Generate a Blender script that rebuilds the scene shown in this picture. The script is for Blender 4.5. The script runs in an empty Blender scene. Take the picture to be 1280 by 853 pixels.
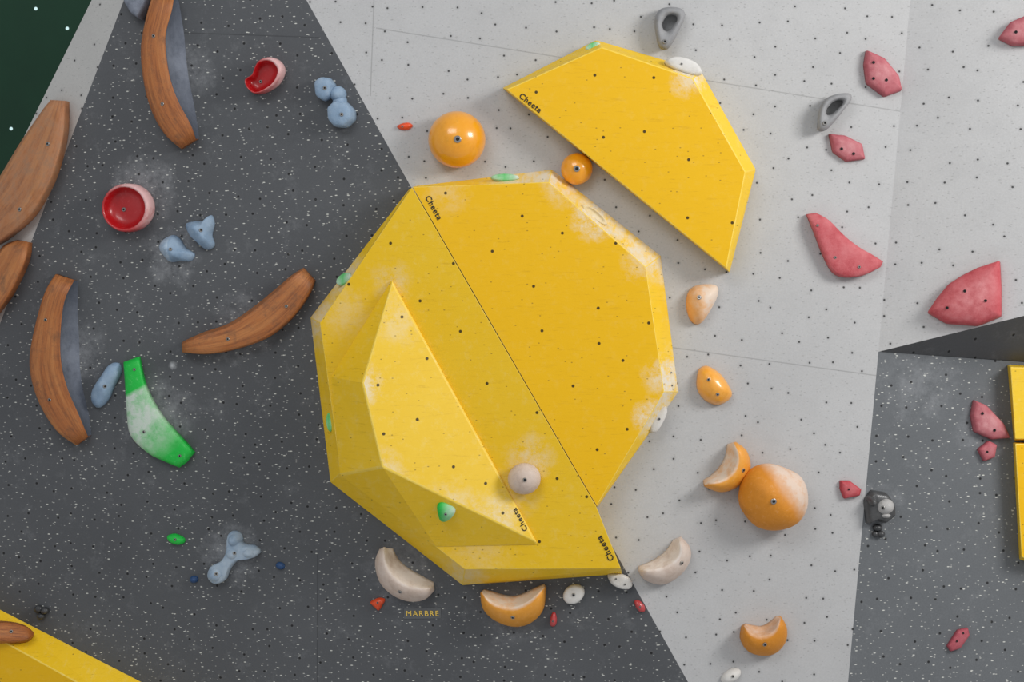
import bpy, bmesh, math, random
from mathutils import Vector, Matrix
from mathutils.bvhtree import BVHTree
random.seed(4)
sc=bpy.context.scene
COL=sc.collection
CAM=Vector((0,-9,0))
# ---------------------------------------------------------------- geometry helpers
class Pl:
    def __init__(s,o,n):
        s.o=Vector(o); s.n=Vector(n).normalized()
        if s.n.y>0: s.n=-s.n
def ray(px,py): return Vector(((px-640)/200,9,(426.5-py)/200))
def hit(pl,px,py,h=0.0):
    d=ray(px,py); o=pl.o+pl.n*h
    return CAM+d*((o-CAM).dot(pl.n)/d.dot(pl.n))
def base(pl,px,py,h=0.0): return hit(pl,px,py,h)-pl.n*h
def pl3(a,b,c): return Pl(a,(b-a).cross(c-a))
def off(pl,h): return Pl(pl.o+pl.n*h,pl.n)

PL=Pl((0,0,0),(0,-1,0))
fa=hit(PL,383,0); fb=hit(PL,860,853)
f=(fb-fa).normalized(); pp=Vector((f.z,0,-f.x)); TH=math.radians(11)
pd=pp*math.cos(TH)+Vector((0,1,0))*math.sin(TH)
PD=Pl(fa,f.cross(pd))
def Y(y): return Pl((0,y,0),(0,-1,0))
a=hit(PD,155,0); b=hit(PD,0,405)
PS=pl3(a,b,hit(Y(a.y+0.16),115,0))
PUR=pl3(hit(PL,1138,0),hit(PL,1098,440),hit(Y(-0.3),1300,200))
PLR=pl3(hit(PL,1098,440),hit(PL,1060,853),hit(Y(0.12),1300,650))

# ---------------------------------------------------------------- node helpers
class NT:
    def __init__(s,name):
        s.m=bpy.data.materials.new(name); s.m.use_nodes=True
        s.t=s.m.node_tree; s.b=s.t.nodes['Principled BSDF']
    def n(s,ty,**k):
        x=s.t.nodes.new(ty)
        for a,v in k.items(): setattr(x,a,v)
        return x
    def put(s,sock,v):
        if v is None: return
        if isinstance(v,bpy.types.NodeSocket): s.t.links.new(v,sock)
        else: sock.default_value=v
    def math(s,op,a,b=None,c=None,clamp=False):
        x=s.n('ShaderNodeMath',operation=op,use_clamp=clamp)
        s.put(x.inputs[0],a); s.put(x.inputs[1],b); s.put(x.inputs[2],c)
        return x.outputs[0]
    def vec(s,op,a,b=None,out=0):
        x=s.n('ShaderNodeVectorMath',operation=op)
        s.put(x.inputs[0],a); s.put(x.inputs[1],b); return x.outputs[out]
    def ramp(s,v,lo,hi,a=0.0,b=1.0):
        x=s.n('ShaderNodeMapRange'); x.clamp=True
        for i,q in enumerate((v,lo,hi,a,b)): s.put(x.inputs[i],q)
        return x.outputs[0]
    def mix(s,fac,a,b,mode='MIX'):
        x=s.n('ShaderNodeMix',data_type='RGBA',blend_type=mode)
        s.put(x.inputs[0],fac); s.put(x.inputs[6],a); s.put(x.inputs[7],b); return x.outputs[2]
    def noise(s,v,scale,detail=4,rough=.6,dim='3D'):
        x=s.n('ShaderNodeTexNoise'); x.noise_dimensions=dim
        s.put(x.inputs['Vector'],v); x.inputs['Scale'].default_value=scale
        x.inputs['Detail'].default_value=detail; x.inputs['Roughness'].default_value=rough
        return x.outputs[0]
    def voro(s,v,scale,rnd):
        x=s.n('ShaderNodeTexVoronoi'); x.voronoi_dimensions='2D'; x.feature='F1'
        s.put(x.inputs['Vector'],v); x.inputs['Scale'].default_value=scale
        x.inputs['Randomness'].default_value=rnd
        return x.outputs['Distance'],x.outputs['Color']
    def attr(s,n): return s.n('ShaderNodeAttribute',attribute_name=n).outputs['Fac']
    def xz(s,rot=0.0,stretch=1.0):
        g=s.n('ShaderNodeNewGeometry'); sp=s.n('ShaderNodeSeparateXYZ'); s.t.links.new(g.outputs['Position'],sp.inputs[0])
        cb=s.n('ShaderNodeCombineXYZ'); s.t.links.new(sp.outputs[0],cb.inputs[0]); s.t.links.new(sp.outputs[2],cb.inputs[1])
        mp=s.n('ShaderNodeMapping'); s.t.links.new(cb.outputs[0],mp.inputs[0]); mp.inputs['Rotation'].default_value=(0,0,rot)
        mp.inputs['Scale'].default_value=(1,stretch,1)
        return mp.outputs[0]
    def bump(s,hgt,st=.2,dist=.01):
        x=s.n('ShaderNodeBump'); x.inputs['Strength'].default_value=st; x.inputs['Distance'].default_value=dist
        s.put(x.inputs['Height'],hgt); s.t.links.new(x.outputs[0],s.b.inputs['Normal'])
    def spots(s,c,uv,pl,spots,col,nz):
        for (px,py,r,st) in spots:
            p=hit(pl,px,py)
            d=s.vec('DISTANCE',uv,(p.x,p.z,0),out=1)
            e=s.ramp(d,0,r/200,1,0)
            m=s.ramp(s.math('MULTIPLY',e,s.ramp(nz,.36,.66,.0,1.8)),.15,.9,0,st)
            c=s.mix(m,c,col)
        return c
def C(r,g,b):
    q=lambda c:((c/255)/12.92 if c/255<=.04045 else ((c/255+.055)/1.055)**2.4)
    return (q(r),q(g),q(b),1)

def wall_mat(name,col,dark,holecell=.175,seams=(),spots=(),fleck=True,pl=PL):
    N=NT(name); uv=N.xz(); 
    big=N.noise(uv,.9,5,.6); mid=N.noise(uv,6,6,.7); fine=N.noise(uv,90,2,.6); sm=N.noise(uv,6,8,.82)
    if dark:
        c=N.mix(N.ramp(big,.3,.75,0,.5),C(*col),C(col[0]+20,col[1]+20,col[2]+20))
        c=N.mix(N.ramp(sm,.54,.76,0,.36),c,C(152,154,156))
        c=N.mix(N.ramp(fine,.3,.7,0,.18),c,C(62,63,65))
    else:
        c=N.mix(N.ramp(big,.3,.75,0,.8),C(*col),C(col[0]-12,col[1]-12,col[2]-12))
        c=N.mix(N.ramp(sm,.45,.75,0,.3),c,C(160,160,160))
        c=N.mix(N.ramp(fine,.35,.75,0,.24),c,C(150,149,148))
    c=N.spots(c,uv,pl,spots,C(178,180,183),sm)
    if fleck:
        for (scale,rot,st,thr,rad,cl,op) in ((17,.6,1.7,.5,.09,C(182,182,178) if dark else C(124,123,122),.62),(10,1.3,2.4,.45,.07,C(210,210,202) if dark else C(105,104,103),.8),(6,.2,2.6,.45,.056,C(220,220,212) if dark else C(118,116,113),.85)):
            w=N.xz(rot,st); d,cc=N.voro(w,scale,1.0)
            sel=N.math('GREATER_THAN',cc,thr)
            m=N.math('MULTIPLY',N.ramp(d,rad*.6,rad*1.1,op if dark else .32,0),sel)
            c=N.mix(m,c,cl)
    d,cc=N.voro(N.xz(.12),1/holecell,.66)
    k=1.0 if dark else .8
    hm=N.ramp(d,.036*k,.056*k,1,0)
    c=N.mix(N.ramp(d,.05,.12,.2,0),c,C(125,125,125) if not dark else C(104,104,104))
    c=N.mix(N.math('MULTIPLY',hm,.87),c,C(22,22,23))
    for (x1,y1,x2,y2) in seams:
        A=hit(pl,x1,y1); B=hit(pl,x2,y2); t=Vector((B.x-A.x,B.z-A.z,0)); L=t.length; t.normalize()
        nn=(-t.y,t.x,0)
        rel=N.vec('SUBTRACT',uv,(A.x,A.z,0))
        dn=N.math('ABSOLUTE',N.vec('DOT_PRODUCT',rel,nn,out=1)); al=N.vec('DOT_PRODUCT',rel,tuple(t),out=1)
        m=N.math('MULTIPLY',N.ramp(dn,.0015,.005,.42,0),N.math('MULTIPLY',N.math('GREATER_THAN',al,0),N.math('LESS_THAN',al,L)))
        c=N.mix(m,c,C(45,46,48) if dark else C(115,115,114))
    N.put(N.b.inputs['Base Color'],c); N.b.inputs['Roughness'].default_value=.75
    N.b.inputs['Specular IOR Level'].default_value=.25
    N.bump(fine,.1,.004)
    return N.m

def plain(name,col,rough=.6,metal=0,em=0):
    N=NT(name); N.b.inputs['Roughness'].default_value=rough; N.b.inputs['Metallic'].default_value=metal
    tc=N.n('ShaderNodeTexCoord'); n=N.noise(tc.outputs['Object'],25,3)
    c=N.mix(N.ramp(n,.3,.8,0,.25),C(*col),C(*[min(255,v+22) for v in col])); N.put(N.b.inputs['Base Color'],c)
    return N.m

def vol_mat(name,col,pale,chalk=.3,holecell=.33,seed=0.0,spots=(),pl=PL,hole=True):
    N=NT(name); uv=N.xz(); uw=N.xz(seed); big=N.noise(uw,1.6,5,.65); mid=N.noise(uw,14,7,.8); fine=N.noise(uw,60,3,.7); sm=N.noise(uw,9,8,.85)
    sc1=N.noise(N.xz(.8+seed,9),5,6,.8)
    c=N.mix(N.ramp(big,.3,.7,0,.5),C(*col),C(*pale))
    c=N.mix(N.ramp(mid,.52,.78,0,chalk),c,C(238,224,160))
    c=N.mix(N.ramp(mid,.25,.42,.16,0),c,C(186,138,12))
    c=N.mix(N.ramp(sc1,.56,.72,0,.36),c,C(170,126,25))
    c=N.mix(N.ramp(N.noise(N.xz(-.5+seed,12),6,6,.85),.59,.7,0,.5),c,C(130,98,30))
    c=N.spots(c,uv,pl,spots,C(226,220,206),sm)
    d,cc=N.voro(N.xz(.5+seed,1.6),13,1.0)
    c=N.mix(N.math('MULTIPLY',N.ramp(d,.05,.09,.6,0),N.math('GREATER_THAN',cc,.72)),c,C(110,85,30))
    if hole:
        d,cc=N.voro(N.xz(.3+seed),1/holecell,.55)
        c=N.mix(N.ramp(d,.024,.034,.92,0),c,C(24,19,10))
    N.put(N.b.inputs['Base Color'],c); N.b.inputs['Roughness'].default_value=.5
    N.b.inputs['Specular IOR Level'].default_value=.3
    N.bump(fine,.15,.004)
    return N.m

_mc={}
def hold_mat(col,rough=.5,coat=0.0,chalkcol=(214,204,196),kind=''):
    k=(col,rough,coat,chalkcol,kind)
    if k in _mc: return _mc[k]
    N=NT('hold_'+(kind or 'resin'))
    tc=N.n('ShaderNodeTexCoord').outputs['Object']
    at=N.attr('chalk')
    n1=N.noise(tc,9,5,.7); n2=N.noise(tc,40,4,.75); n3=N.noise(tc,160,2,.6)
    c=C(*col)
    if kind=='wood':
        cb=N.n('ShaderNodeCombineXYZ'); N.put(cb.inputs[0],N.math('MULTIPLY',N.attr('gt'),2.6)); N.put(cb.inputs[1],N.math('MULTIPLY',N.attr('gu'),30))
        oi=N.n('ShaderNodeObjectInfo').outputs['Random']; N.put(cb.inputs[2],N.math('MULTIPLY',oi,40))
        g1=N.noise(cb.outputs[0],1.6,5,.75); g2=N.noise(cb.outputs[0],.5,3,.6)
        c=N.mix(N.ramp(g1,.46,.66,0,.7),c,C(max(0,col[0]-70),max(0,col[1]-52),max(0,col[2]-26)))
        c=N.mix(N.ramp(g2,.46,.7,0,.55),c,C(206,138,76))
        c=N.mix(N.ramp(n1,.52,.68,0,.6),c,C(78,46,26))
        c=N.mix(N.ramp(n2,.56,.75,0,.35),c,C(60,38,24))
    else:
        c=N.mix(N.ramp(n2,.35,.8,0,.22),c,C(*[min(255,v+40) for v in col]))
        c=N.mix(N.ramp(n1,.25,.45,.25,0),c,C(*[int(v*.6) for v in col]))
    fac=N.math('MULTIPLY',at,N.ramp(n1,.3,.62,.3,1.35),clamp=True)
    fac=N.math('ADD',fac,N.ramp(n2,.58,.8,0,.22 if kind!='wood' else .05),clamp=True)
    fac=N.math('MULTIPLY',fac,.93)
    c=N.mix(fac,c,C(*chalkcol))
    N.put(N.b.inputs['Base Color'],c)
    N.put(N.b.inputs['Roughness'],N.ramp(fac,0,1,rough,.85))
    N.b.inputs['Coat Weight'].default_value=coat; N.b.inputs['Coat Roughness'].default_value=.12
    N.bump(n3,.3 if coat==0 else .05,.005)
    _mc[k]=N.m; return N.m

METAL=plain('zinc_steel',(150,148,145),.35,.8); BLACK=plain('black_socket',(14,14,15),.7)
INK=plain('black_print',(24,20,14),.7)

# ---------------------------------------------------------------- object helpers
def mk(name,vs,fs,mats,midx=None,smooth=True,chalk=None,origin=None,extra=None):
    o=Vector(origin) if origin is not None else sum((Vector(v) for v in vs),Vector())/len(vs)
    me=bpy.data.meshes.new(name); me.from_pydata([tuple(Vector(v)-o) for v in vs],[],fs); me.update()
    for m in mats: me.materials.append(m)
    for i,p in enumerate(me.polygons):
        p.use_smooth=smooth
        if midx: p.material_index=midx[i]
    A=dict(extra or {})
    if chalk: A['chalk']=[max(0,min(1,v)) for v in chalk]
    for k,vals in A.items():
        at=me.attributes.new(k,'FLOAT','POINT')
        for i,v in enumerate(vals): at.data[i].value=v
    bm=bmesh.new(); bm.from_mesh(me); bmesh.ops.recalc_face_normals(bm,faces=bm.faces)
    bm.to_mesh(me); bm.free()
    ob=bpy.data.objects.new(name,me); ob.location=o; COL.objects.link(ob); return ob
def tag(ob,label,cat,group=None):
    ob['label']=label; ob['category']=cat
    if group: ob['group']=group
    return ob
def bvh(ob):
    return BVHTree.FromPolygons([v.co+ob.location for v in ob.data.vertices],[tuple(p.vertices) for p in ob.data.polygons])
def cast(ob,px,py):
    r=bvh(ob).ray_cast(CAM,ray(px,py).normalized(),30)
    if r[0] is None: return None
    n=r[1]; 
    if n.y>0 : n=-n
    return r[0],n
def plane_at(ob,px,py,facecam=0.0,drop=0.0):
    l,n=cast(ob,px,py); n=(n*(1-facecam)+Vector((0,-1,0))*facecam).normalized()
    return Pl(l-n*drop,n)
def catmull(pts,sub=5,closed=True):
    n=len(pts); out=[]
    rng=range(n) if closed else range(n-1)
    for i in rng:
        g=lambda k: pts[k%n] if closed else pts[max(0,min(n-1,k))]
        p0,p1,p2,p3=g(i-1),g(i),g(i+1),g(i+2)
        for s in range(sub):
            t=s/sub
            out.append(tuple(.5*((2*b)+(c-a)*t+(2*a-5*b+4*c-d)*t*t+(3*b-3*c+d-a)*t**3) for a,b,c,d in zip(p0,p1,p2,p3)))
    if not closed: out.append(tuple(pts[-1]))
    return out
def resample(pts,n):
    P=catmull(pts,8,False); L=[0]
    for i in range(1,len(P)): L.append(L[-1]+math.hypot(P[i][0]-P[i-1][0],P[i][1]-P[i-1][1]))
    out=[];j=0
    for k in range(n):
        d=L[-1]*k/(n-1)
        while j<len(P)-2 and L[j+1]<d: j+=1
        t=(d-L[j])/max(1e-9,L[j+1]-L[j]); out.append((P[j][0]+(P[j+1][0]-P[j][0])*t,P[j][1]+(P[j+1][1]-P[j][1])*t))
    return out
def roundpoly(pts,r=.18):
    out=[]; n=len(pts)
    for i in range(n):
        a=pts[i-1];b=pts[i];c=pts[(i+1)%n]
        for k in (-1,-.4,.4,1):
            q=a if k<0 else c; tt=abs(k)*r
            x=b[0]+(q[0]-b[0])*tt; y=b[1]+(q[1]-b[1])*tt
            if abs(k)<1:
                o=c if k<0 else a; x+=(o[0]-b[0])*r*.12; y+=(o[1]-b[1])*r*.12
            out.append((x,y))
    return out
def ell(cx,cy,rx,ry,rot=0,n=28):
    r=math.radians(rot); return [(cx+rx*math.cos(t)*math.cos(r)-ry*math.sin(t)*math.sin(r),cy+rx*math.cos(t)*math.sin(r)+ry*math.sin(t)*math.cos(r)) for t in [i*2*math.pi/n for i in range(n)]]
DOME=[(math.cos(t),math.sin(t)) for t in [i*math.pi/2/9 for i in range(10)]]
BALL=[(math.cos(t),(math.sin(t)+.5)/1.5) for t in [-math.pi/6+i*(math.pi*2/3)/14 for i in range(15)]]
FLAT=[(1,0),(.985,.35),(.95,.65),(.88,.86),(.76,.96),(.5,1.0),(.25,1.02),(0,1.02)]
PLATE=[(1,0),(.98,.4),(.95,.6),(.9,.72),(.76,.84),(.6,.93),(.4,.98),(.2,1.0),(0,1.01)]
CUPW=[(.95,0),(1.0,.3),(1.0,.65),(.98,.9),(.93,1),(.88,1),(.84,.9),(.8,.7),(.72,.48),(.5,.34),(.25,.3),(0,.3)]
SLOT=[(.93,0),(1.0,.35),(.99,.7),(.94,.92),(.86,1),(.78,.96),(.72,.8),(.66,.5),(.5,.3),(.25,.25),(0,.24)]
def dome_data(pl,out,h,prof,cen=None,shift=(0,0),tilt=(0,0),chalk=0.0,lump=0.0,fit=.4,lf=1.0):
    n=len(out)
    if cen is None: cen=(sum(p[0] for p in out)/n,sum(p[1] for p in out)/n)
    R=max(math.hypot(p[0]-cen[0],p[1]-cen[1]) for p in out)
    vs=[];ch=[];fs=[]
    for (s,hh) in prof:
        cx=cen[0]+shift[0]*(1-s); cy=cen[1]+shift[1]*(1-s)
        ring=out if s>1e-4 else [cen]
        for i,p in enumerate(ring):
            x=cx+(p[0]-cen[0])*s; y=cy+(p[1]-cen[1])*s
            dx=(x-cen[0])/R; dy=(y-cen[1])/R
            z=h*hh*(1+tilt[0]*dx+tilt[1]*dy)
            if lump: z*=1+lump*math.sin(7*lf*dx+3)*math.cos(6*lf*dy+1); 
            vs.append(base(pl,x,y,h*fit)+pl.n*(z-.004 if hh==0 else z))
            ch.append(chalk(s,hh,dx,dy) if callable(chalk) else chalk)
    K=len(prof)
    for k in range(K-1):
        last=prof[k+1][0]<=1e-4
        for i in range(n):
            j=(i+1)%n
            if last: fs.append((k*n+i,k*n+j,(k+1)*n))
            else: fs.append((k*n+i,k*n+j,(k+1)*n+j,(k+1)*n+i))
    fs.append(tuple(range(n-1,-1,-1)))
    return vs,fs,ch
def dome(name,pl,out,h,mat,prof=DOME,bolts=(),br=.018,label='',cat='climbing hold',dark=False,smooth=True,**k):
    vs,fs,ch=dome_data(pl,out,h,prof,**k)
    c=k.get('cen') or (sum(p[0] for p in out)/len(out),sum(p[1] for p in out)/len(out))
    ob=mk(name,vs,fs,[mat],chalk=ch,smooth=smooth,origin=base(pl,c[0],c[1],0)); tag(ob,label,cat)
    for b_ in bolts: bolt(ob,*b_,r=br,dark=dark)
    return ob
def lobes(name,pl,parts,mat,label,bolts=(),chalk=0.3,cat='climbing hold'):
    V=[];Fc=[];Ch=[]
    for q_ in parts:
        out,h,prof=q_[:3]; cc=q_[3] if len(q_)>3 else chalk
        v,f_,c=dome_data(pl,out,h,prof,chalk=cc); o=len(V); V+=v; Ch+=c; Fc+=[tuple(i+o for i in q) for q in f_]
    ob=mk(name,V,Fc,[mat],chalk=Ch); tag(ob,label,cat)
    for b_ in bolts: bolt(ob,*b_,r=.012)
    return ob
def bolt(ob,px,py,r=.018,name='bolt',dark=False):
    c=cast(ob,px,py)
    if c is None: print('bolt miss',ob.name,px,py); return
    l,n=c; q=n.to_track_quat('Z','Y').to_matrix()
    vs=[];fs=[];mi=[]; m=14
    for (rr,z) in ((r,-.004),(r,.004),(r*.85,.006),(r*.5,.006),(r*.45,.002)):
        for i in range(m):
            t=i*2*math.pi/m; vs.append(q@Vector((rr*math.cos(t),rr*math.sin(t),z))+l)
    for k in range(4):
        for i in range(m):
            j=(i+1)%m; fs.append((k*m+i,k*m+j,(k+1)*m+j,(k+1)*m+i)); mi.append(1 if k==3 else 0)
    fs.append(tuple(4*m+i for i in range(m))); mi.append(1)
    fs.append(tuple(range(m-1,-1,-1))); mi.append(0)
    o=mk(name,vs,fs,[BLACK if dark else METAL,BLACK],midx=mi,smooth=False,origin=l)
    o.parent=ob; o.location=l-ob.location
    return o
GRIPP=([(0,0),(.0,.5),(.03,.84),(.09,.95),(.4,.99),(.7,1.0),(.95,1.0),(1,.98)],[(.06,.86),(.3,.55),(.6,.28),(.85,.1),(1,0)])
CRESP=([(0,0),(.02,.2),(.08,.42),(.2,.65),(.38,.84),(.6,.96),(.82,1.0),(1,.98)],[(.08,.93),(.22,.78),(.45,.55),(.7,.35),(.88,.18),(1,0)])
SOFTP=([(0,0),(.01,.5),(.07,.82),(.2,.93),(.6,1),(1,1)],[(.5,.97),(.82,.88),(.94,.75),(.99,.45),(1,0)])
def band(name,pl,outer,ridge,inner,h,mats,prof,label,chalk=0.0,bolts=(),br=.014,n=30,ends=6,flank=None,cat='climbing hold'):
    O=resample(outer,n);R=resample(ridge,n);I=resample(inner,n); A,B=prof; W=len(A)+len(B)
    vs=[];ch=[];gt=[];gu=[];fs=[];mi=[]
    for i in range(n):
        t=i/(n-1); ht=h*max(.2,(1-abs(2*t-1)**ends))**.5
        for k,(s,z) in enumerate(A+B):
            P,Q=(O[i],R[i]) if k<len(A) else (R[i],I[i])
            x=P[0]+(Q[0]-P[0])*s; y=P[1]+(Q[1]-P[1])*s; zz=ht*z
            vs.append(base(pl,x,y,max(zz,h*.25))+pl.n*(zz if z>0 else -.004))
            u=s*.5 if k<len(A) else .5+s*.5
            ch.append(chalk(t,u) if callable(chalk) else chalk); gt.append(t*1.2); gu.append(u*.6)
    for i in range(n-1):
        for k in range(W-1):
            fs.append((i*W+k,i*W+k+1,(i+1)*W+k+1,(i+1)*W+k)); mi.append(1 if len(mats)>1 and k>=len(A)-1 else 0)
        fs.append((i*W+W-1,i*W,(i+1)*W,(i+1)*W+W-1)); mi.append(0)
    fs.append(tuple(range(W))); mi.append(0); fs.append(tuple((n-1)*W+j for j in range(W-1,-1,-1))); mi.append(0)
    ob=mk(name,vs,fs,mats,midx=mi,chalk=ch,origin=base(pl,R[n//2][0],R[n//2][1],0),extra={'gt':gt,'gu':gu}); tag(ob,label,cat)
    for b_ in bolts: bolt(ob,*b_,r=br)
    if len(mats)>1:
        me2=ob.data.copy()
        for me,keep in ((ob.data,0),(me2,1)):
            bm=bmesh.new(); bm.from_mesh(me)
            bmesh.ops.delete(bm,geom=[x for x in bm.faces if x.material_index!=keep],context='FACES')
            bm.to_mesh(me); bm.free()
        me2.name='grip_flank'; o2=bpy.data.objects.new(flank or 'grip_flank',me2); COL.objects.link(o2); o2.parent=ob; o2['label']='chalk-grey inner flank of the grip'
    return ob
def ringhold(name,pl,outer,inner,h,mat,label,bolts=()):
    n=len(outer);m=14;vs=[];fs=[];ch=[]
    for i in range(n):
        for k in range(m):
            t=k*2*math.pi/m; c=.5+.5*math.cos(t)
            x=inner[i][0]+(outer[i][0]-inner[i][0])*c; y=inner[i][1]+(outer[i][1]-inner[i][1])*c
            z=h*.5+h*.5*math.sin(t)-.003
            vs.append(base(pl,x,y,z*.85)+pl.n*z); ch.append(.2+.3*(1-c))
    for i in range(n):
        for k in range(m):
            fs.append((i*m+k,i*m+(k+1)%m,((i+1)%n)*m+(k+1)%m,((i+1)%n)*m+k))
    ob=mk(name,vs,fs,[mat],chalk=ch); tag(ob,label,'climbing hold')
    for b_ in bolts: bolt(ob,*b_,r=.014)
    return ob
def text_on(ob,s,px,py,ang,size,mat,pl=None,sp=1.12,bold=.014):
    if pl is None: pl=plane_at(ob,px,py)
    c=hit(pl,px,py); r=math.radians(ang)
    e1=(hit(pl,px+10*math.cos(r),py+10*math.sin(r))-c).normalized(); n=pl.n; e2=n.cross(e1).normalized()
    cu=bpy.data.curves.new('t','FONT'); cu.body=s; cu.size=size; cu.extrude=.001; cu.align_x='CENTER'; cu.align_y='CENTER'; cu.offset=size*bold; cu.space_character=sp
    to=bpy.data.objects.new('t',cu); COL.objects.link(to); bpy.context.view_layer.update()
    me=bpy.data.meshes.new_from_object(to.evaluated_get(bpy.context.evaluated_depsgraph_get())); bpy.data.objects.remove(to)
    me.materials.clear(); me.materials.append(mat)
    lo=bpy.data.objects.new('lettering',me); COL.objects.link(lo)
    M_=Matrix((e1,e2,n)).transposed().to_4x4(); M_.translation=c+n*.002-ob.location
    lo.parent=ob; lo.matrix_local=M_; lo['label']='printed word reading '+s
    return lo

# ---------------------------------------------------------------- walls
def wall(name,pts,mat,pl,th=.1,d=(0,1,0)):
    v=[hit(pl,*p) if len(p)==2 else Vector(p) for p in pts]; n=len(v)
    vs=v+[q+Vector(d)*th for q in v]
    fs=[tuple(range(n)),tuple(range(2*n-1,n-1,-1))]+[(i,(i+1)%n,n+(i+1)%n,n+i) for i in range(n)]
    ob=mk(name,vs,fs,[mat],smooth=False,origin=(0,0,0)); ob['kind']='structure'
    return ob
mL=wall_mat('light_grey_panel',(188,188,188),False,seams=[(473,-150,463,120),(470,35,1131,140),(835,434,1097,470),(560,-150,540,-10)])
mD=wall_mat('dark_grey_panel',(84,86,89),True,pl=PD,seams=[(205,40,400,47),(397,690,396,1000)],
   spots=[(180,240,60,.35),(215,318,50,.4),(235,90,50,.25),(95,440,60,.3),(290,690,55,.4),(300,410,60,.25),(216,457,8,1.),(200,520,70,.3),(500,720,60,.25),(640,770,50,.2)])
mUR=wall_mat('light_grey_side_panel',(194,194,194),False,pl=PUR)
mLR=wall_mat('dark_grey_lower_panel',(100,103,106),True,pl=PLR,spots=[(1098,635,45,.3),(1230,540,50,.2),(1150,480,70,.2)])
mS=wall_mat('light_grey_return_panel',(192,191,188),False,pl=PS)
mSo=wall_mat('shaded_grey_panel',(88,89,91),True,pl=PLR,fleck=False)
wall('wall_center',[(299.1,-150),(1151.6,-150),(1098,440),(1046.5,1000),(942.2,1000)],mL,PL)
wall('wall_left',[(299.1,-150),(942.2,1000),(-228,1000),(212.4,-150)],mD,PD)
wall('wall_far_left',[(212.4,-150),(-228,1000),(-381,1000),(189,-150)],mS,PS)
wall('wall_upper_right',[(1151.6,-150),(1450,-150),(1450,353),(1098,440)],mUR,PUR)
wall('wall_lower_right',[(1098,440),(1450,465),(1450,1000),(1046.5,1000)],mLR,PLR)
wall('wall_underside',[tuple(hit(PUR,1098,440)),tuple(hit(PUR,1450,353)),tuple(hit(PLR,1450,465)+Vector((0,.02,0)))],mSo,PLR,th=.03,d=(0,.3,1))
N=NT('dark_green_panel'); uv=N.xz(.3); nz=N.noise(uv,3,4)
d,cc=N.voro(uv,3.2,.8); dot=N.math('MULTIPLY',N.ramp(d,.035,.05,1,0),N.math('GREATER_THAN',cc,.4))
N.put(N.b.inputs['Base Color'],N.mix(dot,N.mix(nz,C(8,50,32),C(16,62,40)),C(190,215,215))); N.put(N.b.inputs['Emission Color'],C(190,220,220)); N.put(N.b.inputs['Emission Strength'],N.math('MULTIPLY',dot,.7))  # dots given a glow in place of daylight through the holes
N.b.inputs['Roughness'].default_value=.8
wall('wall_back',[(-900,-250),(500,-250),(500,1300),(-900,1300)],N.m,Y(2.6))

# ---------------------------------------------------------------- volumes
H=.22
T0=hit(PL,515,236,H); PD2=Pl(T0,PD.n)
mVf=vol_mat('yellow_paint',(230,178,4),(234,184,16),.12,spots=[(700,235,34,.35),(742,272,38,.8),(800,330,32,.4),(826,470,32,.6),(814,522,32,.8),(860,98,32,.6),(560,240,40,.2),(650,640,60,.2)],pl=off(PL,H))
mVl=vol_mat('scuffed_yellow_paint',(234,188,24),(238,198,48),.26,seed=.6,spots=[(430,390,45,.25),(490,352,36,.3),(662,572,40,.45),(640,620,45,.25),(430,560,45,.2),(600,690,55,.2)],pl=PD2)
mVw=vol_mat('chalky_yellow_paint',(232,190,38),(236,200,64),.35,seed=1.1,spots=[(452,480,36,.8),(476,590,42,.5),(620,655,50,.5),(495,400,44,.3),(560,640,50,.4)],pl=off(PD2,.25))
mVs=vol_mat('rim_yellow_paint',(242,196,28),(245,206,60),.4,seed=1.7,spots=[(690,220,50,.9),(750,265,60,1.),(820,325,45,.8),(838,475,50,1.),(822,520,45,1.),(640,222,50,.6),(430,345,45,.6),(395,400,50,.6),(860,92,40,1.),(790,300,45,.8),(580,722,45,.4)],pl=off(PL,H/2),hole=False)
mVe=vol_mat('worn_edge_paint',(238,200,66),(242,214,106),.8,seed=2.3,hole=False)
def volume(name,basep,topp,matF,matS,label,group='yellow climbing volumes',w=.006):
    n=len(basep); vs=list(basep)+list(topp)
    fs=[tuple(range(n,2*n)),tuple(range(n-1,-1,-1))]+[(i,(i+1)%n,n+(i+1)%n,n+i) for i in range(n)]
    ob=mk(name,vs,fs,[matF,matS,mVe],midx=[0,1]+[1]*n,smooth=False); tag(ob,label,'climbing volume',group)
    bv=ob.modifiers.new('b','BEVEL'); bv.width=w; bv.segments=2; bv.material=2
    return ob
CV='climbing_volume'
VR=volume(CV,[hit(PL,*p) for p in ((518,233),(690,212),(826,320),(848,490),(747,634))],
  [hit(PL,*p,H) for p in ((515.6,234),(686,228),(807,334),(830,490),(745.8,632.6))],mVf,mVs,'large smooth yellow volume with chalk-dusted rim on light grey wall',w=.003)
VL=volume(CV,[hit(PD,*p) for p in ((512,236),(388,397),(413,603),(578,732),(778,718),(738,640))],
  [hit(PD2,*p) for p in ((515,234.6),(400,404),(426,591),(581,712),(776,711),(745.2,633))],mVl,mVs,'wide scuffed yellow volume on the dark wall carrying a smaller wedge',w=.003)
A_=hit(PD2,490,352,.03); B_=hit(PD2,453,479,.30); E_=hit(PD2,670,678,.02); C_=hit(pl3(A_,B_,E_),478,584)
bs=[hit(PD2,*p,-.001) for p in ((490,349),(413,471),(424,594),(546,685),(674,682))]
Wd=mk(CV,bs+[A_,B_,C_,E_],[(0,4,3,2,1),(5,6,7,8),(0,1,6,5),(1,2,7,6),(2,3,7),(3,4,8,7),(0,5,8,4)],[mVw,mVl,mVs,mVe],midx=[1,0,2,2,2,2,1],smooth=False)
tag(Wd,'chalky yellow pyramid wedge volume stacked on a wider volume','climbing volume','yellow climbing volumes')
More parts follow.
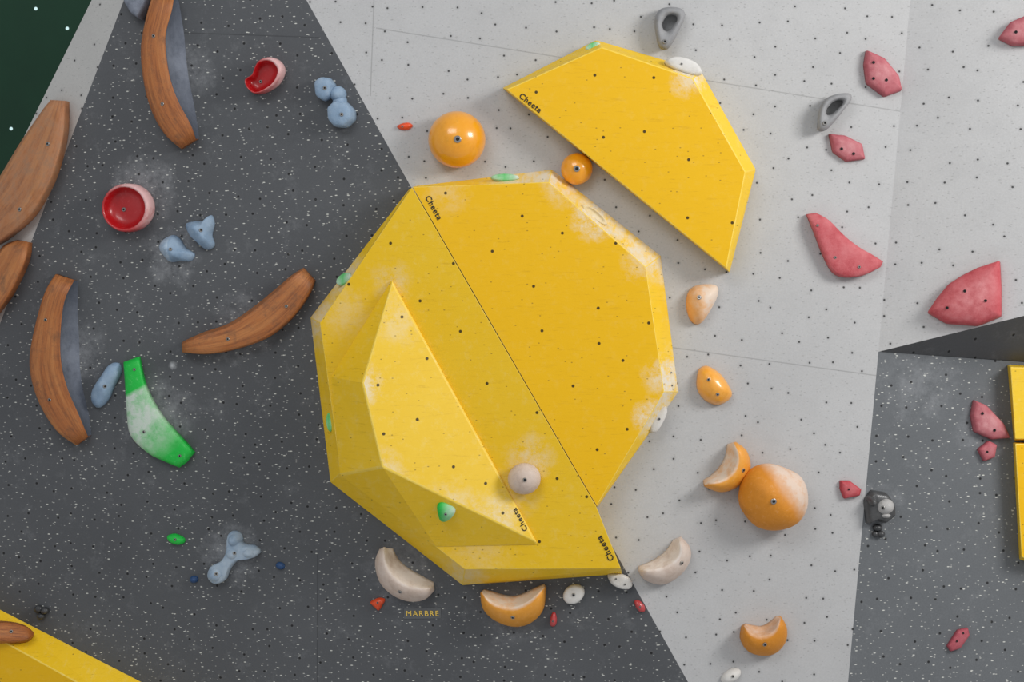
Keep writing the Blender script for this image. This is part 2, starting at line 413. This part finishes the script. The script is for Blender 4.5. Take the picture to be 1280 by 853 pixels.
bv=Wd.modifiers.new('b','BEVEL'); bv.width=.012; bv.segments=2; bv.material=3
VU=volume(CV,[hit(PL,*p) for p in ((628,110),(745,50),(876,88),(945,212),(912,341))],
  [hit(PL,*p,.2) for p in ((633,112),(752,59),(866,98),(932,215),(908,336))],mVf,mVs,'half-octagon yellow volume fixed alone on the light grey wall')
VB=volume(CV,[hit(PD,*p) for p in ((-120,700),(0,762),(178,853),(330,932),(-120,960))],
  [hit(PD,*p,.2) for p in ((-120,745),(0,800),(130,872),(280,950),(-120,950))],mVf,mVs,'yellow volume with wooden grip at foot of dark wall')
V1=volume(CV,[hit(PLR,*p) for p in ((1259,456),(1400,462),(1400,551),(1267,551))],
  [hit(PLR,*p,.12) for p in ((1263,459),(1400,464),(1400,549),(1269,549))],mVw,mVs,'pale yellow volume tucked under the grey overhang')
V2=volume(CV,[hit(PLR,*p) for p in ((1266,553),(1400,553),(1400,730),(1274,700))],
  [hit(PLR,*p,.12) for p in ((1269,555),(1400,556),(1400,726),(1277,697))],mVf,mVs,'yellow volume just below a paler yellow one')
text_on(VU,'Cheeta',663,129,38,.05,INK)
text_on(VR,'Cheeta',542,260,61,.05,INK)
text_on(VL,'Cheeta',757,686,241,.052,INK)
text_on(Wd,'Cheeta',650,650,242,.048,INK)

# ---------------------------------------------------------------- colours
WOOD=hold_mat((168,98,44),.5,kind='wood',chalkcol=(198,158,126)); GREY=hold_mat((74,80,92),.8,chalkcol=(128,134,146))
ORG=hold_mat((238,156,6),.3,.7,(228,200,150)); ORG2=hold_mat((226,148,20),.5,.1,(222,206,190)); BEI=hold_mat((190,166,148),.7,0,(226,216,208))
ORB=hold_mat((206,130,24),.6,0,(218,198,182))
PINK=hold_mat((162,66,78),.75,0,(204,148,150)); RED=hold_mat((168,34,48),.65,0,(212,138,140)); RED2=hold_mat((172,8,16),.35,.3,(220,180,178))
BLUE=hold_mat((108,138,168),.6,0,(176,190,202)); GRN=hold_mat((16,184,62),.5,0,(204,212,204)); LG=hold_mat((132,132,134),.8,0,(162,162,162))
WHT=hold_mat((196,192,186),.7,0,(224,222,218)); BLK=hold_mat((30,32,35),.4,.2,(178,176,174)); DBL=hold_mat((30,66,110),.6); ORR=hold_mat((222,72,20),.5,.2)
WY=hold_mat((214,180,84),.7,0,(224,216,200))
CH='climbing_hold'; WG='wooden_grip'
wch=lambda t,u:(.06 if u<=.5 else .7*(1-abs(2*t-1)))
band(WG,PD,[(191,-8),(183,20),(176,60),(180,105),(190,140),(206,168),(226,186)],[(218,-8),(215,12),(208,38),(207,60),(212,95),(222,125),(238,155),(245,174)],[(219,-8),(224,20),(228,45),(230,70),(234,100),(240,130),(244,155),(246,173)],.16,[WOOD,GREY],GRIPP,'long brown curved wooden grip below a grey bracket on dark wall',chalk=wch,bolts=[(192,45),(203,130)],br=.011,ends=14)
band(WG,PD,[(69,343),(55,368),(41,420),(37,460),(48,502),(70,538),(95,557)],[(93,350),(81,375),(76,410),(76,450),(84,485),(99,520),(110,546)],[(94,352),(94,390),(96,425),(97,460),(101,490),(108,520),(111,545)],.16,[WOOD,GREY],GRIPP,'tall brown curved wooden grip beside a green and white hold',chalk=wch,bolts=[(57,400),(62,500)],br=.011,ends=14)
band(WG,PD,[(228,441),(260,443),(295,437),(335,422),(365,398),(385,370),(393,351)],[(227,430),(255,419),(285,409),(315,390),(345,365),(365,347),(380,337)],[(227,427),(254,415),(283,405),(312,386),(343,361),(363,344),(378,335)],.12,[WOOD],GRIPP,'diagonal brown curved wooden grip alone on dark wall',chalk=.08,bolts=[(285,424),(358,383)],br=.011,ends=16)
band(WG,PS,[(82,126),(81,165),(72,205),(58,240),(38,272),(5,300),(-20,312)],[(64,125),(46,152),(26,182),(6,216),(-8,238),(-28,270),(-40,300)],[(61,124),(43,149),(22,180),(2,213),(-12,235),(-32,268),(-43,298)],.12,[WOOD],GRIPP,'large brown wooden grip on the pale angled wall strip',chalk=lambda t,u:.35,bolts=[(60,180),(25,262)],br=.014,ends=14)
band(WG,PS,[(36,303),(33,325),(20,355),(5,380),(-20,410),(-45,430)],[(20,302),(6,309),(-8,328),(-22,352),(-37,382),(-52,420)],[(18,299),(3,306),(-12,325),(-26,349),(-41,380),(-56,420)],.1,[WOOD],GRIPP,'brown wooden grip just below a larger wooden grip',chalk=.1)
pv=plane_at(VB,15,800,.3)
band(WG,pv,[(-40,798),(-15,802),(15,803),(34,801),(42,794)],[(-40,780),(-15,778),(12,779),(30,783),(41,790)],[(-40,777),(-15,775),(12,776),(31,781),(42,789)],.09,[WOOD],GRIPP,'small brown wooden grip bolted onto a yellow volume',bolts=[(14,790)],br=.012)
# green / white boomerang
band(CH,PD,[(154,453),(156,480),(158,515),(163,545),(185,567),(205,577),(224,585)],[(165,449),(171,480),(179,510),(191,535),(211,555),(226,567),(234,578)],[(174,446),(181,478),(190,499),(203,520),(222,542),(235,556),(243,566)],.075,[GRN],SOFTP,'green boomerang hold with chalk-white middle on dark wall',chalk=lambda t,u:0.0 if t<.27 else (1.0 if t<.55 else max(0,1.0-(t-.55)*3.2))*(1.0-.6*max(0,u-.35)),bolts=[(168,462),(225,570),(180,540)],br=.01,ends=40)
# red cups
dome(CH,PD,ell(162,260,30,30.5),.12,RED2,CUPW,shift=(-7,1),chalk=lambda s,h,dx,dy:(.95 if s>.86 else .04)*max(.05,min(1.1,.4+1.1*dx-.8*dy)),label='round red cup hold with chalk-pink rim on dark wall',bolts=[(155,262)],br=.014)
dome(CH,PD,catmull([(310,100),(319,94),(323,84),(328,76),(339,72),(350,76),(356,87),(350,103),(336,114),(322,118),(312,110)],4),.11,RED2,CUPW,cen=(332,97),shift=(-10,6),chalk=lambda s,h,dx,dy:(.95 if s>.86 else .04)*max(0.05,min(1,.3+1.2*dx)),label='small red scooped hold with pale pink chalked back',bolts=[(326,102)],br=.011)
# blue lumps
lobes(CH,PD,[(roundpoly([(394,102),(402,96),(412,97),(419,106),(415,121),(405,127),(396,121)],.25),.1,FLAT),(ell(421,117,11,10,30),.08,DOME),(roundpoly([(410,134),(419,126),(433,127),(443,138),(443,150),(433,160),(419,159),(411,150)],.25),.11,FLAT),(ell(424,127,9,10),.06,DOME)],BLUE,'chalky light blue hold made of two clustered knobs',bolts=[(406,110),(427,143)],chalk=.4)
dome(CH,PD,catmull([(197,309),(203,299),(214,294),(223,299),(230,310),(241,318),(236,327),(222,327),(211,328),(203,320)],4),.1,BLUE,cen=(214,312),chalk=lambda s,h,dx,dy:.8 if dx<0 else .35,lump=.12,bolts=[(213,312)],br=.012,label='chalky light blue tapered hold below another blue one')
dome(CH,PD,catmull([(230,281),(240,277),(252,276),(262,269),(266,280),(263,294),(266,307),(257,313),(245,304),(236,295)],4),.1,BLUE,cen=(251,288),chalk=.35,lump=.12,bolts=[(251,288)],br=.012,label='light blue tapered hold with chalk around it')
dome(CH,PD,catmull([(135,456),(147,455),(150,466),(141,484),(134,500),(122,511),(113,504),(114,488),(124,472)],4),.09,BLUE,chalk=.35,lump=.12,bolts=[(131,483)],br=.012,label='elongated light blue hold beside a wooden grip')
lobes(CH,PD,[(catmull([(286,667),(298,666),(304,680),(318,683),(325,691),(315,698),(299,700),(288,711),(281,726),(268,731),(259,722),(263,709),(276,702),(284,688)],4),.07,FLAT),(ell(293,675,9,9),.1,DOME),(ell(312,691,10,8),.09,DOME),(ell(270,718,11,11),.1,DOME),(ell(292,692,11,10),.09,DOME)],BLUE,'three-armed pale blue hold dusted with chalk',chalk=.7,bolts=[(293,692),(270,718)])
# tiny dark wall holds
dome(CH,PD,catmull([(208,671),(218,668),(229,673),(230,679),(222,682),(211,678)],4),.045,GRN,chalk=0.0,bolts=[(219,675)],br=.009,label='small green foothold on dark wall')
dome(CH,PD,ell(242,725,5.5,4.5),.03,DBL,label='tiny dark blue screw-on foothold beside three-armed hold')
dome(CH,PD,ell(350,708,6,4.5,20),.03,DBL,label='tiny dark blue screw-on foothold')
lobes(CH,PD,[(ell(48,762,5,5),.04,BALL),(ell(56,764,5,4.5),.04,BALL),(ell(51,771,5,4),.04,BALL)],BLK,'small black three-lobed foothold above yellow volume',chalk=0.05)
dome(CH,PD,roundpoly([(148,-25),(186,-25),(187,8),(178,26),(168,20),(158,5)],.15),.1,GREY,FLAT,cen=(172,-2),tilt=(0,.3),label='chalk-grey hold corner beside top of wooden grip',chalk=.95)
dome(CH,PD,catmull([(462,754),(468,750),(474,748),(481,750),(478,757),(473,764),(468,760)],3),.035,ORR,bolts=[(472,754)],br=.007,label='small orange-red heart-shaped foothold')
dome(CH,PL,catmull([(496,158),(502,154),(511,153),(516,157),(510,162),(501,162)],3),.035,ORR,bolts=[(503,158)],br=.007,label='tiny orange-red foothold on light grey wall')
dome(CH,PD,catmull([(690,767),(694,767),(696,777),(693,784),(688,783),(687,776)],3),.03,RED2,chalk=.1,bolts=[(691,777)],br=.006,label='tiny red teardrop foothold below a white one')
dome(CH,PL,catmull([(793,752),(799,751),(806,758),(806,765),(800,766),(795,760)],3),.03,RED2,chalk=.1,bolts=[(800,759)],br=.006,label='tiny red teardrop foothold on light grey wall')
dome(CH,PD,ell(717,743.5,14,11.5,-30),.05,WHT,FLAT,chalk=.5,bolts=[(717,744)],br=.011,label='small white oval foothold on dark wall')
dome(CH,PL,catmull([(760,718),(772,717),(786,722),(791,731),(786,737),(774,736),(763,729)],3),.05,WHT,FLAT,chalk=.4,bolts=[(770,724),(781,731)],br=.006,label='white oval foothold at corner of yellow volume')
dome(CH,PL,ell(914,846,14,8,-30),.05,WHT,chalk=.5,bolts=[(916,846)],br=.009,label='small white oval foothold on light grey wall')
# label tape
lb=wall('tape_label',[(505,761),(551,760.5),(551,773.5),(505,774)],plain('grey_tape',(88,90,92),.6),off(PD,.004),th=.004)
del lb['kind']; tag(lb,'small grey tape strip with yellow handwritten route name','label'); 
o=hit(PD,528,767); lb.data.transform(Matrix.Translation(-o)); lb.location=o
text_on(lb,'MARBRE',528,767.5,0,.05,plain('yellow_ink',(232,196,84),.7),pl=off(PD,.005),sp=1.25,bold=0)

# scooped crescents
def cres(pl,O,R,I,h,mat,label,body=.05,lip=.95,bolts=(),br=.013):
    return band(CH,pl,O,R,I,h,[mat],CRESP,label,chalk=lambda t,u:lip if u>.44 else body,bolts=bolts,br=br,ends=8,n=34)
cres(PD,[(473,688),(468,705),(474,729),(490,745),(510,753),(530,751),(542,740)],[(480,684),(481,703),(490,720),(506,732),(525,736),(541,735)],[(490,688),(497,701),(508,711),(523,720),(541,730)],.14,BEI,'chalky beige crescent hold below yellow volume',body=.4,lip=.85,bolts=[(500,740)])
cres(PD,[(600,742),(603,762),(618,777),(641,785),(662,781),(678,765),(682,737)],[(602,741),(613,753),(628,759),(642,760),(656,755),(669,746),(680,735)],[(604,739),(616,742),(629,746),(642,747),(655,743),(667,737),(679,732)],.17,ORG2,'yellow crescent jug with chalk-white lip on dark wall',bolts=[(641,772)])
cres(PL,[(921,553),(934,564),(939,583),(933,600),(918,612),(900,616),(881,609)],[(917,554),(922,571),(918,588),(905,600),(881,606)],[(910,556),(907,571),(900,584),(890,594),(880,601)],.17,ORG2,'orange crescent jug with chalky scoop beside a large ball',bolts=[(929,588)])
cres(PL,[(852,672),(863,685),(863,702),(851,720),(829,732),(806,726),(798,714)],[(849,673),(850,692),(840,705),(822,712),(800,713)],[(842,676),(833,689),(822,698),(811,704),(799,709)],.15,BEI,'chalky beige crescent hold on light grey wall',body=.4,lip=.9,bolts=[(852,704)])
cres(PL,[(928,784),(926,800),(935,815),(952,821),(970,818),(983,803),(984,785),(977,772)],[(930,783),(940,793),(954,796),(968,789),(976,773)],[(933,781),(942,783),(953,784),(963,779),(971,772)],.16,ORB,'orange-brown crescent hold with scooped chalky top',body=0,lip=.6,bolts=[(956,806)])
dome(CH,PL,catmull([(860,368),(868,358),(882,355),(897,357),(898,370),(888,390),(876,405),(865,402),(859,386)],4),.12,ORG2,DOME,chalk=lambda s,h,dx,dy:max(0,min(1,.75+.9*dx-.2*dy)),bolts=[(874,372)],br=.014,label='orange half-moon hold rubbed pale by chalk')
dome(CH,PL,catmull([(873,466),(878,459),(887,458),(903,469),(916,490),(912,501),(898,507),(882,501),(872,486)],4),.12,ORG,DOME,chalk=lambda s,h,dx,dy:.15,bolts=[(886,475),(897,493)],br=.011,label='plain orange half-moon hold on light grey wall')
dome(CH,PL,ell(571,174,36,35.5,n=40),.26,ORG,BALL,bolts=[(572,174)],br=.022,label='glossy yellow-orange ball hold above yellow volume',chalk=0.02)
dome(CH,PL,ell(721,211,20,20),.15,ORG,BALL,bolts=[(721,211)],br=.02,label='small glossy yellow-orange ball hold between two volumes',chalk=0.02)
dome(CH,PL,catmull([(925,612),(930,596),(944,584),(962,580),(984,586),(1002,597),(1010,617),(1008,640),(994,657),(970,664),(946,659),(930,642),(924,627)],4),.28,ORB,BALL,bolts=[(967,627)],br=.018,lump=.035,lf=.8,chalk=lambda s,h,dx,dy:max(0,min(1,(dx-dy*.7)*2.0-.4)),label='large matt orange ball hold with chalked upper side')
pw=Pl(cast(VL,655,598)[0],PD.n)
dome(CH,pw,ell(655,599,20.5,19.5),.13,BEI,BALL,bolts=[(656,600)],br=.013,chalk=.3,label='small beige ball hold on yellow volume')
# grey rings
o1=catmull([(820,18),(827,11),(840,9),(853,12),(856,22),(850,36),(843,50),(834,62),(824,60),(820,46),(818,30)],3)
i1=catmull([(830,25),(833,21),(839,19),(845,21),(846,26),(842,32),(838,37),(834,39),(830,38),(828,34),(828,29)],3)
ringhold(CH,PL,o1,i1,.12,LG,'grey teardrop ring hold above yellow volume',bolts=[(831,52)])
tr=lambda x,y:(1040+(x-836)*1.0+(y-35)*-.25,140+(y-35)*.86-(x-836)*.15)
ringhold(CH,PL,[tr(*q) for q in o1],[tr(*q) for q in i1],.12,LG,'grey teardrop ring hold above pink hold',bolts=[(1031,154)])
# pink / red plates
def plate(pl,pts,h,mat,label,bolts,tilt=(0,0),ch=.25,r=.08,cen=None,br=.009):
    return dome(CH,pl,roundpoly(pts,r),h,mat,PLATE,label=label,bolts=bolts,br=br,tilt=tilt,chalk=lambda s,h_,dx,dy:ch*(1.3 if s<.5 else .9 if s<.88 else .5),cen=cen,dark=True)
plate(PL,[(1083,62),(1105,72),(1124,95),(1128,113),(1106,121),(1083,104),(1080,80)],.07,PINK,'dusty pink faceted hold on light grey wall',[(1092,78),(1108,100),(1092,98)],ch=.4)
plate(PL,[(1036,167),(1056,169),(1078,180),(1082,199),(1058,202),(1041,190)],.055,PINK,'small dusty pink faceted hold below grey ring',[(1052,186),(1067,192)],ch=.4)
band(CH,PL,[(1008,268),(1018,292),(1028,318),(1040,340),(1055,347),(1078,345),(1101,334)],[(1014,267),(1026,286),(1038,307),(1050,323),(1064,333),(1084,335),(1102,331)],[(1020,266),(1036,275),(1050,289),(1062,300),(1076,310),(1090,318),(1104,327)],.08,[RED],SOFTP,'long tapering red hold on light grey wall',chalk=lambda t,u:.4,bolts=[(1022,282),(1044,322),(1074,334)],br=.009,ends=10)
plate(PUR,[(1158,391),(1170,373),(1185,355),(1202,344),(1222,334),(1250,325),(1252,360),(1252,396),(1222,408),(1182,405)],.1,RED,'large chalky red wedge hold near panel joint',[(1184,385),(1232,376),(1206,364)],ch=.55,r=.1,cen=(1216,374))
plate(PUR,[(1247,48),(1262,28),(1285,18),(1300,30),(1295,56),(1265,57)],.07,PINK,'dusty pink hold alone on light grey panel',[(1270,40)],ch=.4)
plate(PLR,[(1218,500),(1232,506),(1255,530),(1263,548),(1240,550),(1218,540),(1214,520)],.065,PINK,'dusty pink faceted hold on dark panel',[(1228,517),(1243,538)],ch=.5)
plate(PLR,[(1222,562),(1236,551),(1246,556),(1243,572),(1230,577)],.045,PINK,'small dusty pink hold beneath a larger pink one',[(1234,565)],br=.007)
plate(PL,[(1050,601),(1062,601),(1077,612),(1075,620),(1055,624),(1050,612)],.045,RED,'small red faceted hold near panel joint',[(1061,612)],br=.006)
plate(PLR,[(1184,808),(1197,788),(1210,785),(1212,794),(1200,811),(1188,815)],.04,PINK,'small dark red hold on dark panel',[(1196,802),(1204,792)],ch=.1,br=.006)
lobes(CH,PLR,[(roundpoly([(1081,626),(1090,613),(1108,616),(1118,630),(1119,645),(1106,655),(1095,650),(1084,656)],.15),.08,FLAT,.1),(ell(1105,633,12,11,-20),.12,BALL,1.0),(ell(1089,627,6,8),.11,DOME,.15),(ell(1105,644,9,5),.1,DOME,1.0)],BLK,'black angular hold with chalk-white centre at panel joint',bolts=[(1104,635)])
lobes(CH,PLR,[(ell(1097,660,6,4.5),.04,BALL),(ell(1101,668,5,4.5),.04,BALL),(ell(1094,668,4,4),.03,BALL)],BLK,'small black three-lobed foothold under black hold',chalk=.05)
# bits on the volumes
p=plane_at(Wd,557,642)
dome(CH,p,catmull([(546,634),(553,631),(568,638),(567,646),(558,653),(550,652),(547,644)],4),.05,GRN,chalk=lambda s,h,dx,dy:max(0,.2+.5*dx),bolts=[(557,643)],br=.009,label='green triangular foothold on yellow wedge volume')
for vol,px,py,rx,ry,rot,lab,cf in ((VL,430,349,11,6,-35,'small green insert on the upper rim of a yellow volume',.5),(VL,412,528,4,12,-5,'narrow green insert on the side rim of a yellow volume',.75),(VR,631,222,18,4.5,0,'green and white insert on the top rim of a yellow volume',.75),(VU,741,58,10,4,-20,'small green insert on the top rim of a half-octagon volume',.6)):
    p=plane_at(vol,px,py,cf,.01)
    dome(CH,p,ell(px,py,rx,ry,rot),.02,GRN,FLAT,chalk=lambda s,h,dx,dy:max(0,.2+.7*abs(dx)),label=lab)
dome(CH,Pl(hit(PL,856,90,.1),(0,-1,-.0)),catmull([(831,76),(842,71),(858,73),(872,80),(878,91),(868,95),(850,90),(836,84)],4),.06,WHT,FLAT,chalk=.5,bolts=[(852,80)],br=.007,label='flat white hold wrapped over the rim of a yellow volume')
p=plane_at(VR,742,268,.6,.012)
dome(CH,p,ell(743,269,20,5,38),.02,WY,SLOT,chalk=.6,label='pale slot-shaped pocket insert on chalked yellow rim')
p=plane_at(VR,839,474,.7,.01)
dome(CH,p,ell(839,474,4.5,15,-8),.02,WY,FLAT,chalk=.7,bolts=[(839,466),(840,482)],br=.006,label='narrow white insert on the side rim of a yellow volume')
dome(CH,Pl(hit(PL,822,526,.06),(0,-1,0)),catmull([(812,540),(814,526),(822,512),(832,508),(834,516),(828,530),(820,541)],4),.05,WHT,FLAT,chalk=.4,bolts=[(824,524)],br=.008,label='small white hold on the lower rim of a yellow volume')

# ---------------------------------------------------------------- light & camera
w=bpy.data.worlds.new('w'); sc.world=w; w.use_nodes=True
bg=w.node_tree.nodes['Background']; bg.inputs[0].default_value=(.95,.97,1,1); bg.inputs[1].default_value=.46
def area(loc,tgt,size,sy,e,col):
    l=bpy.data.lights.new('window_and_fill_light','AREA'); l.shape='RECTANGLE'; l.size=size; l.size_y=sy; l.energy=e; l.color=col
    o=bpy.data.objects.new('window_and_fill_light',l); o.location=loc; o.rotation_euler=(Vector(tgt)-Vector(loc)).to_track_quat('-Z','Y').to_euler(); COL.objects.link(o)
area((6.8,-4.8,3.2),(0,0,0),2.8,2.2,440,(1,.985,.965))
area((-3,-8,5.5),(-1,0,0),5,3,270,(.97,.985,1))  # added fill from the left, brightens the facets that face left
cd=bpy.data.cameras.new('camera'); cam=bpy.data.objects.new('camera',cd); COL.objects.link(cam)
cam.location=CAM; cam.rotation_euler=(math.pi/2,0,0); cd.sensor_width=36; cd.lens=1800*36/1280; sc.camera=cam
sc.view_settings.view_transform='Standard'
